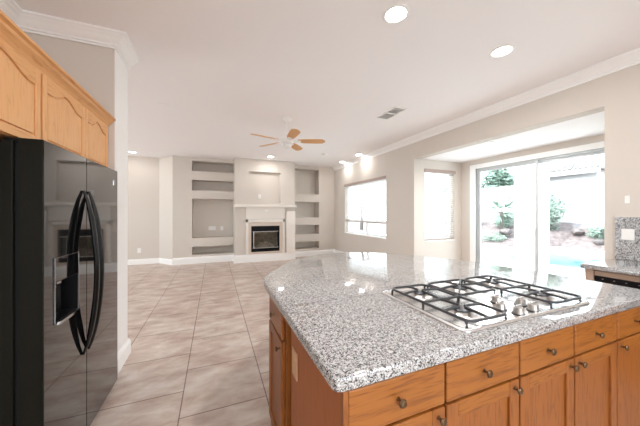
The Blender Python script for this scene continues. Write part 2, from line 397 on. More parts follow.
# sliding door
w = sthing('door_1', (XN + .07, 2.7, 0))
bm = B()
box(bm, XN - .018, XN, 1.52, 3.87, 2.275, 2.36); box(bm, XN - .018, XN, 3.75, 3.87, 0, 2.275)
obj('door_casing', bm, 'trim', w, bevel=.004)
bm = frame_x(B(), XN + .03, XN + .13, *D1, .05); obj('door_frame', bm, 'alum', w)
bm = frame_x(B(), XN + .045, XN + .075, 2.66, 3.73, .07, 2.25, .045); obj('sliding_panel', bm, 'alum', w)
obj('glass_pane', bx(XN + .057, XN + .063, 2.70, 3.69, .11, 2.21), 'glass', w)
bm = frame_x(B(), XN + .085, XN + .115, 1.65, 2.72, .07, 2.25, .045); obj('fixed_panel', bm, 'alum', w)
obj('glass_pane', bx(XN + .097, XN + .103, 1.69, 2.68, .11, 2.21), 'glass', w)

# ------------------------------------------------------------ blinds
def blind(label, mp, width, ztop, zbot, cords):
    r = thing('window_blind', label, 'blind', mp(width / 2, 0, zbot))
    bm = B(); prism(bm, [(0, ztop - .07), (width, ztop - .07), (width, ztop), (0, ztop)], -.015, .03, lambda u, v, w_: mp(u, w_, v)); obj('valance', bm, 'valance', r, bevel=.004)
    bm = B(); z = zbot + .05
    while z < ztop - .08:
        prism(bm, [(.02, z), (width - .02, z), (width - .02, z + .0025), (.02, z + .0025)], -.05, -.008, lambda u, v, w_: mp(u, w_, v + (w_ + .03) * .55)); z += .043
    obj('slats', bm, 'blind', r)
    bm = B(); prism(bm, [(.02, zbot), (width - .02, zbot), (width - .02, zbot + .02), (.02, zbot + .02)], -.05, -.005, lambda u, v, w_: mp(u, w_, v)); obj('bottom_rail', bm, 'valance', r)
    for u in cords:
        c = tube(B(), [mp(u, .012, ztop - .07), mp(u, .012, ztop - .75)], .003, 6); co = obj('pull_cord', c, 'white', r)
        obj('tassel', lathe(B(), mp(u, .012, ztop - .79), (0, 0, 1), [(.004, 0), (.010, .008), (.008, .03), (.003, .04)], 8), 'valance', co)
blind('wide white slatted blind with taupe headrail on the living room window', lambda u, w_, z: (XR - w_, W1[0] + .0 + u, z), W1[1] - W1[0], 2.235, 1.125, (.10,))
blind('narrow white slatted blind hanging full length in the nook side window', lambda u, w_, z: (W2[0] - .01 + u, NY1 - w_, z), W2[1] - W2[0] + .02, 2.27, .81, (.10, .74))

# ------------------------------------------------------------ ceiling fittings
def can(x, y, z, label, power=CAN_W, emit_light=True):
    r = thing('recessed_light', label, 'ceiling light', (x, y, z), None)
    obj('trim_ring', lathe(B(), (x, y, z), (0, 0, -1), [(.100, -.004), (.100, .004), (.092, .010), (.078, .008), (.074, -.002)], 28), 'white', r, smooth=True)
    obj('diffuser', lathe(B(), (x, y, z - .004), (0, 0, -1), [(.073, -.003), (.073, 0.002), (.05, .004)], 28), 'lamp', r)
    if power:
        d = bpy.data.lights.new('recessed_lamp', 'AREA'); d.shape = 'DISK'; d.size = .13; d.energy = power; d.color = (1, .985, .96)
        o = bpy.data.objects.new('recessed_lamp', d); COL.objects.link(o); o.parent = r; o.location = (0, 0, -.022)
can(1.276, 1.611, HC, 'round recessed ceiling light nearest the viewer, above the cooktop')
can(2.483, 1.608, HC, 'round recessed ceiling light in the kitchen nearer to the long crown moulding', 5)
can(1.399, 6.95, HC, 'small recessed ceiling light right in front of the fireplace', 3.5)
can(-1.886, 7.7, HC, 'recessed ceiling light in the alcove beyond the refrigerator wall', 1.5)
can(3.50, 6.86, HC, 'recessed ceiling light in the far corner, farther of two by the living room window', 2)
can(3.46, 5.85, HC, 'recessed ceiling light over the living room window, nearer of the corner pair', 2)
can(3.99, 2.80, ZN, 'recessed light in the lower ceiling of the window nook', 10)
can(1.276, -1.2, HC, 'recessed kitchen ceiling light behind the viewpoint near the island', 8)
can(2.9, -1.2, HC, 'recessed kitchen ceiling light behind the viewpoint near the right counter', 2)
can(-.2, -1.2, HC, 'recessed kitchen ceiling light behind the viewpoint by the refrigerator side', 10)

r = thing('air_vent', 'white rectangular ceiling air vent with grey louvers', 'vent', (2.47, 3.235, HC))
obj('frame', frame_z := loft(B(), [[(2.47 + sx * a, 3.235 + sy * b, HC - dz) for sx, sy in ((-1, -1), (1, -1), (1, 1), (-1, 1))] for a, b, dz in ((.10, .23, -.002), (.10, .23, .008), (.085, .21, .012), (.085, .21, -.002))]), 'white', r)
bm = B()
for i in range(9):
    y = 3.05 + i * .046
    prism(bm, [(y, HC - .016), (y + .006, HC - .016), (y + .028, HC - .004), (y + .022, HC - .004)], 2.39, 2.55, lambda u, v, w_: (w_, u, v))
obj('louvers', bm, 'vent', r)
obj('center_bar', bx(2.388, 2.552, 3.225, 3.245, HC - .018, HC - .001), 'white', r)
tag(obj('smoke_detector', lathe(B(), (2.60, 6.1, HC), (0, 0, -1), [(.07, -.002), (.07, .012), (.062, .03), (.03, .036), (.01, .037)], 24), 'white', smooth=True), 'round white smoke detector on the living room ceiling before the niches', 'smoke detector')
for (x, y), lb in (((-.641, 4.183), 'flush round white ceiling speaker cover closest to the white wall end'), ((-.562, 7.0), 'faint round white ceiling speaker cover close to the left niches')):
    tag(obj('ceiling_speaker', lathe(B(), (x, y, HC), (0, 0, -1), [(.085, -.002), (.085, .005), (.078, .007), (.07, .004), (.01, .004)], 24), 'ceil', smooth=True), lb, 'speaker')

# ------------------------------------------------------------ ceiling fan
FX, FY, FZ = 1.07, 4.03, 2.50
r = thing('ceiling_fan', 'five-blade ceiling fan with white hub and light wood blades hanging in the living room', 'ceiling fan', (FX, FY, HC))
obj('canopy', lathe(B(), (FX, FY, HC), (0, 0, -1), [(.07, -.001), (.072, .02), (.05, .06), (.02, .075)], 24), 'fanwhite', r, smooth=True)
obj('downrod', lathe(B(), (FX, FY, HC - .07), (0, 0, -1), [(.014, 0), (.014, .24)], 12), 'fanwhite', r, smooth=True)
hub = obj('motor_housing', lathe(B(), (FX, FY, FZ), (0, 0, 1), [(.03, -.05), (.07, -.045), (.10, -.02), (.105, .02), (.09, .05), (.05, .075), (.02, .08)], 28), 'fanwhite', r, smooth=True)
obj('light_bowl', lathe(B(), (FX, FY, FZ - .05), (0, 0, -1), [(.075, 0), (.072, .02), (.055, .04), (.02, .05)], 24), 'white', hub, smooth=True)
for i in range(5):
    a = math.radians(-20 - 72 * i)
    ca, sa = math.cos(a), math.sin(a)
    def fm(u, v, w_, ca=ca, sa=sa): return (FX + ca * u - sa * v, FY + sa * u + ca * v, FZ + .01 + w_ - v * .22)
    pts = [(.17, -.045), (.28, -.060), (.46, -.068), (.56, -.064), (.60, -.03), (.61, 0), (.60, .03), (.56, .064), (.46, .068), (.28, .060), (.17, .045)]
    bl = obj('blade', prism(B(), pts, 0, .008, fm), 'fanwood', r, bevel=.002)
    obj('blade_bracket', prism(B(), [(.08, -.018), (.22, -.03), (.22, .03), (.08, .018)], -.008, 0, fm), 'fanwhite', bl)

# ------------------------------------------------------------ fireplace
x0, x1, z0, z1 = FIRE
r = thing('fireplace', 'gas fireplace with white mantel and black firebox in the niche wall', 'fireplace', (1.34, YF, 0))
bm = B(); prism(bm, [(0, 0), (1.745, 0), (1.745, .05), (1.725, .075), (.02, .075), (0, .05)], 7.30, YF - .001, lambda u, v, w_: (.485 + u, w_, 1.53 + v)); obj('mantel_shelf', bm, 'surround', r, bevel=.006)
obj('frieze', bx(.80, 1.90, YF - .035, YF - .001, 1.20, 1.53), 'surround', r, bevel=.004)
obj('pilaster', bx(1.93, 2.195, YF - .09, YF - .001, 0.22, 1.42), 'surround', r, bevel=.006)
bm = B(); box(bm, .80, .865, YF - .06, YF - .001, .22, 1.19); box(bm, 1.83, 1.895, YF - .06, YF - .001, .22, 1.19); box(bm, .80, 1.895, YF - .06, YF - .001, 1.11, 1.19)
obj('surround', bm, 'surround', r, bevel=.006)
obj('hearth_face', wall_holes('y', YF - .02, YF - .001, .866, 1.829, .22, 1.109, [FIRE]), 'slab', r)
bm = frame_y(B(), YF - .03, YF + .03, x0, x1, z0, z1, .05); box(bm, x0 + .05, x1 - .05, YF - .028, YF + .02, z1 - .15, z1 - .05); box(bm, x0 + .05, x1 - .05, YF - .028, YF + .02, z0 + .05, z0 + .085)
obj('firebox_frame', bm, 'blackmatte', r)
bm = B(); box(bm, x0 + .04, x1 - .04, YF - .038, YF - .028, z1 - .165, z1 - .15); box(bm, x0 + .04, x1 - .04, YF - .038, YF - .028, z0 + .10, z0 + .115)
box(bm, x0 + .055, x0 + .075, YF - .034, YF - .028, z0 + .115, z1 - .165)
obj('door_trim', bm, 'steel2', r)
obj('glass_door', bx(x0 + .05, x1 - .05, YF - .012, YF - .008, z0 + .085, z1 - .15), 'fireglass', r)
bm = B(); box(bm, x0 + .002, x0 + .02, YF + .03, YB - .02, z0, z1); box(bm, x1 - .02, x1 - .002, YF + .03, YB - .02, z0, z1); box(bm, x0 + .02, x1 - .02, YB - .04, YB - .02, z0, z1); box(bm, x0 + .02, x1 - .02, YF + .03, YB - .04, z0 + .002, z0 + .03)
obj('firebox_lining', bm, 'firebrick', r)
for a, b, rr in (((1.02, 7.58, .40), (1.62, 7.60, .42), .055), ((1.10, 7.50, .39), (1.42, 7.66, .50), .045), ((1.60, 7.50, .40), (1.34, 7.64, .54), .042), ((1.18, 7.60, .50), (1.50, 7.55, .49), .035)):
    a, b = Vector(a), Vector(b); pts = [a.lerp(b, t) + Vector((0, random.uniform(-.008, .008), random.uniform(-.008, .008))) for t in (0, .25, .5, .75, 1)]
    obj('ceramic_log', tube(B(), pts, [rr * .8, rr, rr * .95, rr, rr * .75], 9), 'log', r, smooth=True)
bm = B()
for k in range(7): tube(bm, [(1.05 + k * .095, 7.47, .33), (1.05 + k * .095, 7.47, .38), (1.05 + k * .095, 7.70, .36)], .008, 6)
tube(bm, [(1.0, 7.5, .345), (1.68, 7.5, .345)], .009, 6)
obj('log_grate', bm, 'iron', r)

# ------------------------------------------------------------ outlets and switches
def plate(name, label, c, n, w_, h_, kind='outlet', m='white', cat=None):
    c = Vector(c); n = Vector(n); u = Vector((0, 0, 1)).cross(n)
    f = lambda a, b, d: c + u * a + Vector((0, 0, 1)) * b + n * d
    r = thing(name, label, cat or kind, tuple(c - Vector((0, 0, h_ / 2))))
    obj('cover_plate', prism(B(), [(-w_ / 2, -h_ / 2), (w_ / 2, -h_ / 2), (w_ / 2, h_ / 2), (-w_ / 2, h_ / 2)], 0.0005, .006, f), m, r, bevel=.002)
    if kind == 'outlet':
        for s in (-1, 1):
            obj('socket', prism(B(), [(math.cos(t * PI / 6) * .016, math.sin(t * PI / 6) * .014 + s * .02) for t in range(12)], .006, .0085, f), m, r)
    else:
        k = max(1, round(w_ / .05) - 0) if w_ > .09 else 1
        for i in range(k):
            uo = (i - (k - 1) / 2) * .045
            obj('rocker', prism(B(), [(uo - .016, -.032), (uo + .016, -.032), (uo + .016, .032), (uo - .016, .032)], .006, .010, f), m, r, bevel=.001)
plate('wall_outlet', 'white double outlet plate low on the alcove wall', (-1.86, 8.238, .37), (0, -1, 0), .08, .125)
plate('media_plate', 'wide white plate inside the big television niche, left of its neighbour', (-.06, 8.168, .93), (0, -1, 0), .20, .12, 'switch', cat='wall plate')
plate('wall_outlet', 'single outlet plate inside the big television niche', (.20, 8.168, .92), (0, -1, 0), .08, .12)
plate('media_plate', 'small white plate inside the recess above the mantel', (1.19, YF + .098, 1.84), (0, -1, 0), .08, .12, 'switch', cat='wall plate')
plate('key_plate', 'little white plate centred on the frieze under the mantel shelf', (1.36, YF - .0355, 1.44), (0, -1, 0), .10, .05, 'socketless', cat='wall plate')
plate('wall_outlet', 'tan outlet plate on the end panel of the island', (.3345, 1.115, .70), (-1, 0, 0), .075, .12, 'outlet', 'tan')
plate('backsplash_outlet', 'white outlet plate set in the granite backsplash', (XR - .0205, 1.195, 1.165), (-1, 0, 0), .085, .105, 'switch', cat='outlet')
plate('light_switch', 'narrow white switch on the beige wall above the granite backsplash', (XR, 1.205, 1.50), (-1, 0, 0), .035, .075, 'switch')

# ------------------------------------------------------------ cabinets
def knob(c, n, parent, label=None):
    return obj('knob', lathe(B(), c, n, [(.007, 0), (.0048, .004), (.0045, .013), (.008, .016), (.013, .019), (.0142, .022), (.011, .027), (.003, .029)], 16), 'bronze', parent, smooth=True)
def mapper(O, U, N):
    O, U, N = Vector(O), Vector(U), Vector(N)
    return lambda u, v, w_: O + U * u + Vector((0, 0, v)) + N * w_
def door(f, W, H, parent, m_st, m_rl, m_pn, arch=0, sw=.055, th=.02):
    """framed door: stiles, rails (the top one arched when asked) and a panel, all one part"""
    bm = B(); prism(bm, [(sw - .002, sw - .002), (W - sw + .002, sw - .002), (W - sw + .002, H - sw * .5), (sw - .002, H - sw * .5)], 0, th - .010, f)
    d = obj('door', bm, m_pn, parent)
    for a in (0, W - sw): obj('stile', prism(B(), [(a, 0), (a + sw, 0), (a + sw, H), (a, H)], 0, th, f), m_st, d, bevel=.003)
    obj('rail', prism(B(), [(sw, 0), (W - sw, 0), (W - sw, sw), (sw, sw)], 0, th - .0005, f), m_rl, d, bevel=.003)
    kk = lambda s: 0 if s > .84 else .5 + .5 * math.cos(PI * s / .84)
    if arch:
        n = 20; low = [(sw + (W - 2 * sw) * i / n, H - sw * .9 - arch * (1 - kk(abs(2 * i / n - 1)))) for i in range(n + 1)]
        obj('rail', prism(B(), low + [(W - sw, H), (sw, H)], 0, th - .0005, f), m_rl, d, bevel=.002)
        q = .010; P = [(sw + q, sw + q), (W - sw - q, sw + q)]
        for i in range(21):
            t = i / 20; P.append((W - sw - q - (W - 2 * sw - 2 * q) * t, H - sw * .9 - q - arch * (1 - kk(abs(2 * t - 1)))))
        obj('raised_panel', prism(B(), P, th - .0105, th - .003, f), m_pn, d, bevel=.004)
    else: obj('rail', prism(B(), [(sw, H - sw), (W - sw, H - sw), (W - sw, H), (sw, H)], 0, th - .0005, f), m_rl, d, bevel=.003)
    return d
FY0 = .668       # cabinet face on the near side of the island
FT = .02
fr_labels = [('oak base cabinet at the near corner of the island, below the left cooktop edge', [(.350, .7145, 'R')]),
             ('oak base cabinet under the cooktop, second from the near island corner', [(.7225, 1.103, 'R')]),
             ('oak island cabinet with two drawers above two doors whose knobs meet in the middle', [(1.112, 1.486, 'R'), (1.495, 1.870, 'L')]),
             ('oak base cabinet at the end of the island facing away from the refrigerator', [(1.880, 2.26, 'L')])]
for lb, bays in fr_labels:
    a = bays[0][0] - .004; b = bays[-1][1] + .004
    if a < .36: a = .335
    else: a += .001
    r = thing('base_cabinet', lb, 'cabinet', ((a + b) / 2, .95, 0), 'base cabinets along the near side of the island')
    bm = bx(a, b - .002, FY0 + .001, 1.185, .10, .8785); box(bm, a, b - .001, FY0 + .07, 1.185, 0, .10)
    obj('body', bm, 'oak_s' if a < .34 else 'gap_shade', r, label='flat brown veneer side panel' if a < .34 else None)
    if a < .34: obj('corner_stile', bx(.3345, .350, FY0 - .018, FY0 + .001, .10, .8785), 'oak_v', r, label='narrow upright corner strip')
    for u0, u1, side in bays:
        f = mapper((u0, FY0, .731), (1, 0, 0), (0, -1, 0)); W_ = u1 - u0; Hd = .137
        dr = obj('drawer', prism(B(), [(0, 0), (W_, 0), (W_, Hd), (0, Hd)], 0, FT, f), 'oak_h', r, bevel=.005)
        knob((u0 + W_ / 2 - .01, FY0 - FT, .800), (0, -1, 0), dr)
        f = mapper((u0, FY0, .125), (1, 0, 0), (0, -1, 0)); d = door(f, W_, .597, r, 'oak_v', 'oak_h', 'oak_v')
        ku = u1 - .030 if side == 'R' else u0 + .030
        knob((ku, FY0 - FT, .695), (0, -1, 0), d)
# end cabinet that faces the refrigerator
XE = .338
r = thing('end_cabinet', 'oak cabinet on the short island side with one drawer over one door, facing the refrigerator', 'cabinet', (.6, 1.46, 0))
bm = bx(XE, 1.0, 1.275, 1.650, .10, .8785); box(bm, XE + .05, 1.0, 1.275, 1.65, 0, .10); obj('body', bm, 'oak_v', r)
obj('toe_board', bx(XE - .004, XE + .0, 1.20, 1.65, 0, .095), 'oak_y', r)
f = mapper((XE, 1.640, .712), (0, -1, 0), (-1, 0, 0)); dr = obj('drawer', prism(B(), [(0, 0), (.325, 0), (.325, .155), (0, .155)], 0, .018, f), 'oak_y', r, bevel=.004)
knob((XE - .018, 1.49, .785), (-1, 0, 0), dr)
f = mapper((XE, 1.640, .11), (0, -1, 0), (-1, 0, 0)); d = door(f, .325, .59, r, 'oak_v', 'oak_y', 'oak_v', sw=.05); knob((XE - .02, 1.335, .665), (-1, 0, 0), d)
tag(obj('support_panel', loft(B(), [[(1.002, 1.19, z), (2.28, 1.19, z), (2.28, 1.65, z), (1.9, 2.0, z), (1.3, 2.15, z), (1.002, 1.65, z)] for z in (0, .8785)]), 'oak_s'), 'brown veneer box carrying the curved end of the island top', 'cabinet')
tag(obj('filler_panel', bx(.36, .99, 1.187, 1.273, 0, .8785), 'gap_shade'), 'dark recessed strip between the island end panel and the end cabinet', 'panel')

# worktop
left = [(.30, 1.66), (.312, 1.80), (.36, 1.93), (.443, 2.05), (.576, 2.245), (.79, 2.47), (1.0, 2.60), (1.24, 2.665), (1.5, 2.60), (1.72, 2.46), (1.89, 2.30), (2.05, 2.08), (2.178, 1.80), (2.27, 1.45), (2.315, 1.15), (2.335, .90)]
cv = [(p.x, p.y) for p in catmull([Vector((*p, 0)) for p in left], 4)]
outline = [(2.335, .655), (2.33, .64), (2.315, .632), (.325, .632), (.308, .638), (.30, .655)] + cv
outline = outline[::-1]
cx = sum(p[0] for p in outline) / len(outline)
r = thing('island_worktop', 'large speckled grey granite worktop with a curved far end on the island', 'countertop', (1.3, 1.4, .88))
area2 = sum(outline[i - 1][0] * outline[i][1] - outline[i][0] * outline[i - 1][1] for i in range(len(outline)))
if area2 < 0: outline = outline[::-1]
obj('granite_slab', slab([Vector(p) for p in outline], .880, .92, .009, 4), 'granite', r, smooth=True)
obj('seam', bx(.306, .862, 1.220, 1.2255, .9195, .9204), 'iron', r, label='thin dark joint across the granite')

# ------------------------------------------------------------ cooktop
CX0, CX1, CY0, CY1, CZ = .862, 1.750, .690, 1.232, .9205
r = thing('gas_cooktop', 'stainless five-burner gas cooktop set into the island worktop', 'cooktop', (1.306, .96, CZ))
def rrect(x0, x1, y0, y1, q, n=5):
    P = []
    for cx_, cy_, a0 in ((x1 - q, y0 + q, -PI / 2), (x1 - q, y1 - q, 0), (x0 + q, y1 - q, PI / 2), (x0 + q, y0 + q, PI)):
        for k in range(n + 1): a = a0 + PI / 2 * k / n; P.append((cx_ + q * math.cos(a), cy_ + q * math.sin(a)))
    return P
rings = [[(x, y, CZ + dz) for x, y in rrect(CX0 + d, CX1 - d, CY0 + d, CY1 - d, max(.035 - d * .5, .01))] for d, dz in ((0, 0), (0, .005), (.004, .009), (.018, .010), (.026, .004), (.03, .004))]
obj('steel_pan', loft(B(), rings), 'steel', r, smooth=True)
ZP = CZ + .004
spots = [(1.02, .835, .050), (1.02, 1.09, .042), (1.305, 1.085, .055), (1.59, 1.09, .045), (1.59, .835, .050)]
for bx_, by_, q in spots:
    b = obj('burner', lathe(B(), (bx_, by_, ZP), (0, 0, 1), [(q * 1.5, 0), (q * 1.45, .004), (q * 1.05, .007), (q * .9, .014), (q * .8, .017)], 28), 'steel2', r, smooth=True)
    obj('burner_cap', lathe(B(), (bx_, by_, ZP + .017), (0, 0, 1), [(q * .82, 0), (q * .84, .005), (q * .7, .009), (q * .1, .010)], 28), 'burner', b, smooth=True)
ZG = ZP + .024
def grate(gx0, gx1, gy0, gy1, centers, extra):
    bm = B(); h = .0054
    def bar(pts): tube(bm, pts, h, 8, (1.0, 1.15))
    def leg(x, y, ox, oy): bar([(x - ox * .03, y - oy * .03, ZG), (x - ox * .010, y - oy * .010, ZG - .002), (x, y, ZG - .012), (x, y, ZP + .001)])
    P = rrect(gx0, gx1, gy0, gy1, .035, 4); pts = [(x, y, ZG) for x, y in P] + [(P[0][0], P[0][1], ZG)]
    bar(pts)
    ym = (gy0 + gy1) / 2
    if extra: bar([(gx0, ym, ZG), (gx1, ym, ZG)])
    for cx_, cy_ in centers:
        ylo, yhi = (gy0, gy1) if not extra else ((gy0, ym) if cy_ < ym else (ym, gy1))
        for ex, ey in ((gx0, cy_), (gx1, cy_), (cx_, ylo), (cx_, yhi)) + (() if extra else ((gx0 + .012, gy0 + .012), (gx1 - .012, gy1 - .012))):
            d = Vector((cx_ - ex, cy_ - ey, 0)); L = d.length; d.normalize()
            e = Vector((ex, ey, ZG)); bar([e, e + d * (L - .03) * .5 + Vector((0, 0, .005)), e + d * (L - .016) + Vector((0, 0, .006))])
    for x, ox in ((gx0, -1), (gx1, 1)):
        for y in ((gy0, gy1) if not extra else (gy0, ym, gy1)):
            bar([(x - 0, y + (.02 if y == gy0 else -.02 if y == gy1 else 0), ZG), (x, y + (.012 if y == gy0 else -.012 if y == gy1 else 0), ZG - .012), (x, y + (.012 if y == gy0 else -.012 if y == gy1 else 0), ZP + .001)])
    obj('grate', bm, 'iron', r, smooth=True)
grate(.912, 1.142, .712, 1.195, [spots[0][:2], spots[1][:2]], True)
grate(1.468, 1.714, .712, 1.195, [spots[4][:2], spots[3][:2]], True)
grate(1.165, 1.445, .965, 1.195, [spots[2][:2]], False)
for x, y in ((1.225, .80), (1.245, .735), (1.35, .735), (1.30, .87), (1.37, .80)):
    kn = obj('control_knob', lathe(B(), (x, y, ZP), (0, 0, 1), [(.021, .004), (.0205, .010), (.019, .028), (.016, .031), (.002, .031)], 24), 'steel2', r, smooth=True)
    obj('grip', bx(x - .019, x + .019, y - .004, y + .004, ZP + .029, ZP + .040), 'steel', kn, bevel=.002)
    obj('knob_ring', lathe(B(), (x, y, ZP), (0, 0, 1), [(.026, 0), (.026, .003), (.021, .004)], 24), 'iron', kn)

# ------------------------------------------------------------ refrigerator
RX0, RXF, RD0, RD1 = -1.38, -.712, 1.552, 2.512     # door faces at RXF
r = thing('refrigerator', 'glossy black side-by-side refrigerator with bowed handles under the upper cabinets', 'refrigerator', (-1.0, 2.03, 0))
XB = -.795
bm = bx(RX0, XB - .022, RD0 + .006, RD1 - .006, .03, 1.688); obj('body', bm, 'blackside', r, bevel=.006, label='textured black side wall')
obj('door_gasket', bx(XB - .022, XB - .001, RD0 + .02, RD1 - .02, .08, 1.68), 'blackmatte', r)
obj('toe_grille', bx(XB - .02, XB + .03, RD0 + .02, RD1 - .02, .0, .05), 'blackmatte', r)
for yh in (RD0 + .03, RD1 - .11): obj('hinge_cover', bx(-.86, -.745, yh, yh + .08, 1.6885, 1.704), 'blackmatte', r, bevel=.004)
SPL = 1.976
DZ0, DZ1, DA, DB = .835, 1.15, 1.632, 1.864
def fdoor(a, b, hole=None):
    # gently rounded long edges
    def ring(y_off_zero=True): pass
    q = .012
    bm = B()
    if hole:
        # front skin with the dispenser opening, behind it a solid body
        prof = [(XB, a, XB, b)]
        bm = wall_holes('x', RXF - .045, RXF, a, b, .052, 1.70, [hole]); box(bm, XB, RXF - .045, a, b, .052, 1.70)
        bmesh.ops.remove_doubles(bm, verts=bm.verts, dist=.0001)
        return bm
    P = [(XB, a), (RXF - q, a), (RXF - q * .3, a + q * .3), (RXF, a + q), (RXF, b - q), (RXF - q * .3, b - q * .3), (RXF - q, b), (XB, b)]
    return loft(bm, [[(x, y, z) for x, y in P] for z in (.052, 1.70)])
fz = obj('freezer_door', wall_holes('x', XB, RXF - .004, RD0, SPL - .003, .052, 1.70, [(DA, DB, DZ0, 1.035)]), 'blackside', r)
ff = obj('fridge_door', bx(XB, RXF - .004, SPL + .003, RD1, .052, 1.70), 'blackside', r)
obj('gloss_front', wall_holes('x', RXF - .004, RXF, RD0 + .003, SPL - .004, .055, 1.697, [(DA, DB, DZ0, 1.035)]), 'blackgloss', fz)
obj('gloss_front', bx(RXF - .004, RXF, SPL + .004, RD1 - .003, .055, 1.697), 'blackgloss', ff)
obj('dispenser_recess', frame_x(bx(XB + .005, XB + .012, DA, DB, DZ0, 1.035), XB + .012, RXF + .001, DA, DB, DZ0, 1.035, .004), 'blackmatte', fz)
# dispenser
bm = B(); t_ = .003
for a_, b_, c_, d_ in ((DA - t_, DB + t_, DZ1, DZ1 + t_), (DA - t_, DB + t_, DZ0 - t_, DZ0), (DA - t_, DA, DZ0, DZ1), (DB, DB + t_, DZ0, DZ1)):
    box(bm, RXF, RXF + .006, a_, b_, c_, d_)
dp = obj('dispenser', bm, 'chrome', fz, label='ice and water dispenser with chrome outline', bevel=.002)
# bottom tray lip
box_t = obj('control_panel', bx(RXF, RXF + .004, DA, DB, 1.036, DZ1), 'blackgloss', r)
obj('drip_tray', loft(B(), [[(RXF - .04, DA + .01, z), (RXF + .012, DA + .03, z), (RXF + .012, DB - .03, z), (RXF - .04, DB - .01, z)] for z in (DZ0 - .012, DZ0 + .002)]), 'chrome', r)
obj('dispenser_paddle', bx(RXF - .062, RXF - .04, 1.72, 1.79, .88, .99), 'blackmatte', r, bevel=.004)
obj('dispenser_light', bx(RXF + .001, RXF + .010, DA + .004, DA + .04, 1.026, 1.036), 'chrome', r)
def bow(y, top, bot):
    P = []; n = 18
    for i in range(n + 1):
        t = i / n; s = math.sin(PI * t); P.append((RXF + .004 + .062 * s ** .75, y, bot + (top - bot) * t))
    rr = [.006 + .0075 * min(1, math.sin(PI * i / n) * 2.2) for i in range(n + 1)]
    return tube(B(), P, rr, 10, (1.0, 1.25))
obj('door_handle', bow(SPL - .050, 1.50, .545), 'handle', fz, smooth=True)
obj('door_handle', bow(SPL + .018, 1.50, .545), 'handle', ff, smooth=True)
for (y, z), nm in (((2.42, 1.60), 'badge'),):
    obj('badge', bx(RXF, RXF + .002, y, y + .035, z - .02, z + .02), 'chrome', ff, label='small silver badge')

# ------------------------------------------------------------ upper cabinets above the refrigerator
XU = -.845; UZ0, UZ1 = 1.712, 2.13
for lb, a, b, ds in (('light oak wall cabinet with two arched doors directly above the refrigerator', 1.785, 2.712, [(1.795, 2.27), (2.276, 2.685)]),
                     ('light oak wall cabinet with one arched door next to the refrigerator top, nearest the viewer', 1.02, 1.783, [(1.24, 1.775)])):
    r = thing('wall_cabinet', lb, 'cabinet', (-1.06, (a + b) / 2, UZ0))
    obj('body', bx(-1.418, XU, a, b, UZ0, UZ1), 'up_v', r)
    for u0, u1 in ds:
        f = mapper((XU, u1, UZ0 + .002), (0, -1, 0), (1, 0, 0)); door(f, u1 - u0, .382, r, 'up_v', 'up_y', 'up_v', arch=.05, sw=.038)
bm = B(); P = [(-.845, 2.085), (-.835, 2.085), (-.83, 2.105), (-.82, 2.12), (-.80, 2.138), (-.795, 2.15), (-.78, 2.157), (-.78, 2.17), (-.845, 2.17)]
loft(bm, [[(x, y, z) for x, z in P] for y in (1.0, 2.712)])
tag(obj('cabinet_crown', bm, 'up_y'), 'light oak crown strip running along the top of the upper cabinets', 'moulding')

# ------------------------------------------------------------ right-hand counter, backsplash, dishwasher
P = [Vector(p) for p in ((3.03, -1.6), (XR - .003, -1.6), (XR - .003, 1.285), (3.052, 1.285), (3.035, 1.279), (3.03, 1.262))]
tag(obj('counter_worktop', slab(P, .88, .92, .012, 3), 'granite', smooth=True), 'speckled granite counter along the wall above the dishwasher', 'countertop')
tag(obj('backsplash', bx(XR - .02, XR - .001, -1.6, 1.283, .9205, 1.33), 'granite2'), 'speckled granite backsplash slab standing on the wall counter', 'backsplash')
r = thing('dishwasher', 'stainless dishwasher with curved black control panel under the wall counter', 'dishwasher', (3.35, .92, 0))
obj('body', bx(3.11, 3.66, .622, 1.208, .02, .868), 'steel2', r)
obj('front_door', bx(3.085, 3.109, .625, 1.205, .10, .775), 'steel', r, bevel=.004)
obj('top_strip', bx(3.082, 3.109, .625, 1.205, .826, .868), 'dwood', r)
bm = B(); n = 10; F_ = []
for i in range(n + 1):
    t = i / n; y = 1.205 - .58 * t; s = math.sin(PI * t)
    F_.append([(3.109, y, .775 - .028 * s), (3.082 - .012 * s, y, .776 - .028 * s), (3.078 - .014 * s, y, .80), (3.080 - .010 * s, y, .824), (3.109, y, .824)])
cp = obj('control_panel', loft(bm, F_), 'blackmatte', r, smooth=True)
for i in range(7):
    y = 1.15 - i * .07; s = math.sin(PI * (1.205 - y) / .58)
    obj('button', bx(3.0735 - .014 * s, 3.079 - .011 * s, y - .005, y + .005, .803, .807), 'steel2', cp)
r = thing('base_cabinet', 'oak end panel unit closing the wall counter beside the dishwasher', 'cabinet', (3.35, 1.24, 0))
bm = bx(3.09, 3.66, 1.212, 1.262, 0, .879); obj('body', bm, 'dwood', r)
obj('face_strip', bx(3.072, 3.09, 1.21, 1.264, .0, .879), 'dwood', r)
obj('apron_rail', bx(3.10, 3.66, .60, 1.21, .869, .879), 'dwood', r)
r = thing('base_cabinet', 'oak base cabinet under the wall counter on the near side of the dishwasher', 'cabinet', (3.35, -.5, 0))
obj('body', bx(3.10, 3.66, -1.58, .60, .0, .878), 'oak_v', r)
obj('door', bx(3.08, 3.099, .05, .59, .12, .70), 'oak_v', r, bevel=.004)
obj('drawer', bx(3.08, 3.099, .05, .59, .71, .86), 'oak_y', r, bevel=.004)

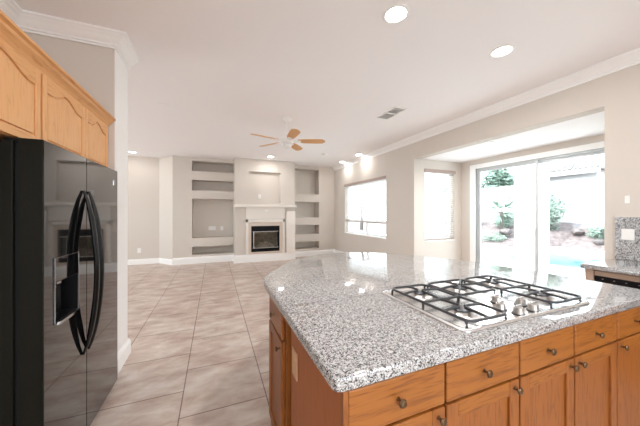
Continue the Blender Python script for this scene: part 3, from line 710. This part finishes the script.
# ------------------------------------------------------------ outdoors
struct('patio', box(box(box(bx(5.13, 8.1, -12, 14, -.2, -.02), 8.1, 12.4, 6.2, 14, -.2, -.02), 12.4, 13.1, -12, 6.2, -.2, -.02), 8.1, 12.4, -12, -6, -.2, -.02), 'concrete')
struct('ground', bx(-25, 60, -40, 50, -.6, -.45), 'gravel')
r = thing('swimming_pool', 'turquoise swimming pool with pale coping beyond the sliding door', 'pool', (10.5, 0, -.3))
obj('water', bx(8.32, 12.2, -5.9, 6.0, -.44, -.10), 'pool', r)
bm = B(); box(bm, 8.1, 8.32, -6, 6.2, -.44, .0); box(bm, 12.2, 12.4, -6, 6.2, -.44, .04); box(bm, 8.32, 12.2, 6.0, 6.2, -.44, .0)
obj('coping', bm, 'stucco', r, bevel=.01)
struct('patio_column', bx(6.45, 6.95, 3.46, 3.90, -.02, 3.4), 'stucco')
struct('patio_beam', bx(6.4, 7.0, -3, 6, 3.4, 3.7), 'stucco')
bm = B(); N1, N2 = 16, 30; V = []
for i in range(N1 + 1):
    row = []
    for j in range(N2 + 1):
        y = -12 + 26 * j / N2; xs = 13.1 if y < 6.3 else 10.9; x = xs + (15.0 - xs) * i / N1
        row.append(bm.verts.new((x, y, -.1 + 1.0 * (i / N1) ** .8 + random.uniform(-.03, .03))))
    V.append(row)
for i in range(N1):
    for j in range(N2): bm.faces.new((V[i][j], V[i + 1][j], V[i + 1][j + 1], V[i][j + 1]))
e = bmesh.ops.extrude_face_region(bm, geom=list(bm.faces)); 
for v in [g for g in e['geom'] if isinstance(g, bmesh.types.BMVert)]: v.co.z = -.45
struct('ground_bank', bm, 'gravel')
bm = bx(15.0, 15.2, -14, 16, -.45, 2.80); box(bm, 14.97, 15.23, -14, 16, 2.80, 2.86)
for k in range(9): box(bm, 14.94, 15.0, -13 + 3.4 * k, -12.6 + 3.4 * k, -.45, 2.86)
tag(obj('boundary_wall', bm, 'block'), 'tall pale block wall at the back of the garden', 'wall')
bm = frame_x(B(), 14.975, 14.998, 4.55, 5.35, 2.05, 2.40, .03)
tag(obj('wall_plaque', box(bm, 14.985, 14.996, 4.58, 5.32, 2.08, 2.37), mat('grey_plaque', (.30, .29, .30), .7, var=.5, vscale=12)), 'grey rectangular ornament mounted on the garden block wall', 'ornament')
def leaves(bm, c, rad, n, size, flat=.5):
    c = Vector(c)
    for _ in range(n):
        d = Vector((random.gauss(0, 1), random.gauss(0, 1), random.gauss(0, 1))).normalized() * (random.random() ** .4)
        p = c + Vector((d.x * rad[0], d.y * rad[1], d.z * rad[2]))
        a = Vector((random.gauss(0, 1), random.gauss(0, 1), random.gauss(0, flat))).normalized(); b = a.orthogonal().normalized()
        s = size * random.uniform(.6, 1.3)
        vs = [bm.verts.new(p + q) for q in (-a * s, b * s * .35, a * s, -b * s * .35)]; bm.faces.new(vs)
    return bm
def shrub(label, c, rad, n, size, m='leafA', name='garden_shrub'):
    r = thing(name, label, 'shrub', (c[0], c[1], c[2] - rad[2]))
    obj('foliage', leaves(B(), c, rad, n, size), m, r)
    bm = B()
    for k in range(4):
        a = k * 1.7; tube(bm, [(c[0], c[1], c[2] - rad[2] - .15), (c[0] + math.cos(a) * rad[0] * .3, c[1] + math.sin(a) * rad[1] * .3, c[2])], [.03, .012], 6)
    obj('stems', bm, 'bark', r)
shrub('rounded sage shrub in the rock bed before the block wall', (14.2, 4.35, .98), (.5, .62, .40), 900, .08)
shrub('tall loose shrub beside the white patio column', (13.9, 6.9, 1.5), (.6, .5, .95), 900, .09)
shrub('low grey-green bush at the pool edge near the door side', (13.6, 3.1, .55), (.35, .55, .35), 500, .07)
shrub('leafy shrub at the far left of the sliding door view', (13.3, 10.6, 1.35), (.7, .6, .6), 900, .09)
shrub('low green ground shrub in the left door pane', (11.6, 7.9, .25), (.35, .55, .25), 500, .06)
shrub('green shrub crown in front of the block wall, high near the door jamb', (14.45, 4.0, 2.4), (.32, .60, .45), 900, .08, 'leafB')
shrub('spiky grey-green shrub on the middle of the rock bank', (13.9, 5.35, .62), (.35, .3, .28), 400, .07)
shrub('small dark shrub low on the rock bank near the coping', (13.45, 4.5, .33), (.28, .3, .2), 300, .06, 'leafB')
shrub('broad green shrub between the fan palm and the far pane edge', (13.6, 8.7, 1.0), (.5, .5, .4), 700, .08, 'leafB')
def palm(label, base_, h):
    x, y, z = base_; r = thing('palm_tree', label, 'tree', base_)
    obj('trunk', tube(B(), [(x, y, z - .2), (x + .03, y, z + h * .5), (x, y, z + h)], [.085, .06, .07], 10), 'bark', r)
    bm = B()
    for k in range(34):
        a = k * 2.4; el = random.uniform(-.7, 1.1); L = random.uniform(.8, 1.1)
        for s in range(7):
            da = (s - 3) * .16; d = Vector((math.cos(a + da) * math.cos(el), math.sin(a + da) * math.cos(el), math.sin(el)))
            p0 = Vector((x, y, z + h)) + Vector((math.cos(a) * math.cos(el), math.sin(a) * math.cos(el), math.sin(el))) * L * .3
            p1 = p0 + d * L * .6 - Vector((0, 0, .08)); sd = d.cross(Vector((0, 0, 1))).normalized() * .022
            bm.faces.new([bm.verts.new(q) for q in (p0, (p0 + p1) / 2 + sd, p1, (p0 + p1) / 2 - sd)])
    obj('fronds', bm, 'leafB', r)
palm('small fan palm standing in the garden behind the pool', (12.3, 8.0, .55), .9)
def tree(label, c, rad, n, m, zb=-.4):
    r = thing('garden_tree', label, 'tree', (c[0], c[1], zb)); obj('crown', leaves(B(), c, rad, n, .22), m, r)
    obj('trunk', tube(B(), [(c[0], c[1], zb), (c[0] + .1, c[1], c[2])], [.2, .08], 8), 'bark', r)
tree('pale leafy tree rising beyond the wall in the left door pane', (17.8, 14.6, 3.5), (1.7, 1.7, 1.2), 1500, 'leafA')
tree('darker tree beyond the wall close to the patio column', (18.2, 12.0, 3.5), (.9, .8, 1.1), 1200, 'leafB')
tree('tree seen through the slats of the nook side window', (17.5, 17.2, 2.2), (1.2, 1.2, 1.2), 300, 'leafA')
tree('tree behind the slatted living room blind', (14.5, 24, 3.0), (1.6, 1.6, 1.0), 160, 'leafA')
def rock(c, s):
    bm = B(); bmesh.ops.create_icosphere(bm, subdivisions=2, radius=1)
    for v in bm.verts: v.co = Vector((v.co.x * s * 1.3, v.co.y * s, v.co.z * s * .7)) * random.uniform(.8, 1.15) + Vector(c)
    return bm
for lb, c, s in (('large boulder at the middle of the garden bank', (14.0, 6.0, .60), .22), ('grey boulder by the pool coping', (13.5, 5.15, .28), .16), ('boulder under the round sage shrub', (13.4, 3.95, .28), .15),
                 ('boulder below the small fan palm', (12.0, 7.6, .55), .22), ('boulder beside the low green ground shrub', (11.6, 8.9, .42), .2)):
    tag(obj('boulder', rock(c, s), 'rock', smooth=True), lb, 'rock')
# neighbour's house
r = thing('neighbor_house', 'pale neighbouring house with a tiled roof beyond the block wall', 'house', (24, 10.9, -.45))
bm = wall_holes('x', 21.5, 21.7, 8.3, 13.5, -.45, 4.0, [(8.8, 13.0, 3.0, 3.58)]); box(bm, 21.7, 27, 8.3, 8.5, -.45, 4.0); box(bm, 21.7, 27, 13.3, 13.5, -.45, 4.0); box(bm, 26.8, 27, 8.5, 13.3, -.45, 4.0)
obj('walls', bm, 'stucco', r)
wd = obj('window', frame_x(B(), 21.5, 21.6, 8.8, 13.0, 3.0, 3.58, .06), 'whiteframe', r); obj('pane', bx(21.56, 21.58, 8.86, 12.94, 3.06, 3.52), 'darkglass', wd)
bm = B()
loft(bm, [[(20.9, 7.9, 4.0), (27.6, 7.9, 4.0), (27.6, 13.9, 4.0), (20.9, 13.9, 4.0)], [(20.9, 7.9, 4.1), (27.6, 7.9, 4.1), (27.6, 13.9, 4.1), (20.9, 13.9, 4.1)], [(23.2, 9.2, 4.95), (24.4, 9.2, 4.95), (24.4, 12.5, 4.95), (23.2, 12.5, 4.95)]])
k = 8.0
while k < 13.9:
    t = (k - 7.9) / 6.0; tube(bm, [(20.85, k, 4.12), (23.2, 9.2 + 3.3 * t, 4.97)], .07, 6); k += .27
obj('roof', bm, 'rooftile', r)
obj('fascia', bx(20.84, 20.90, 7.9, 13.9, 3.78, 4.06), 'block', r)
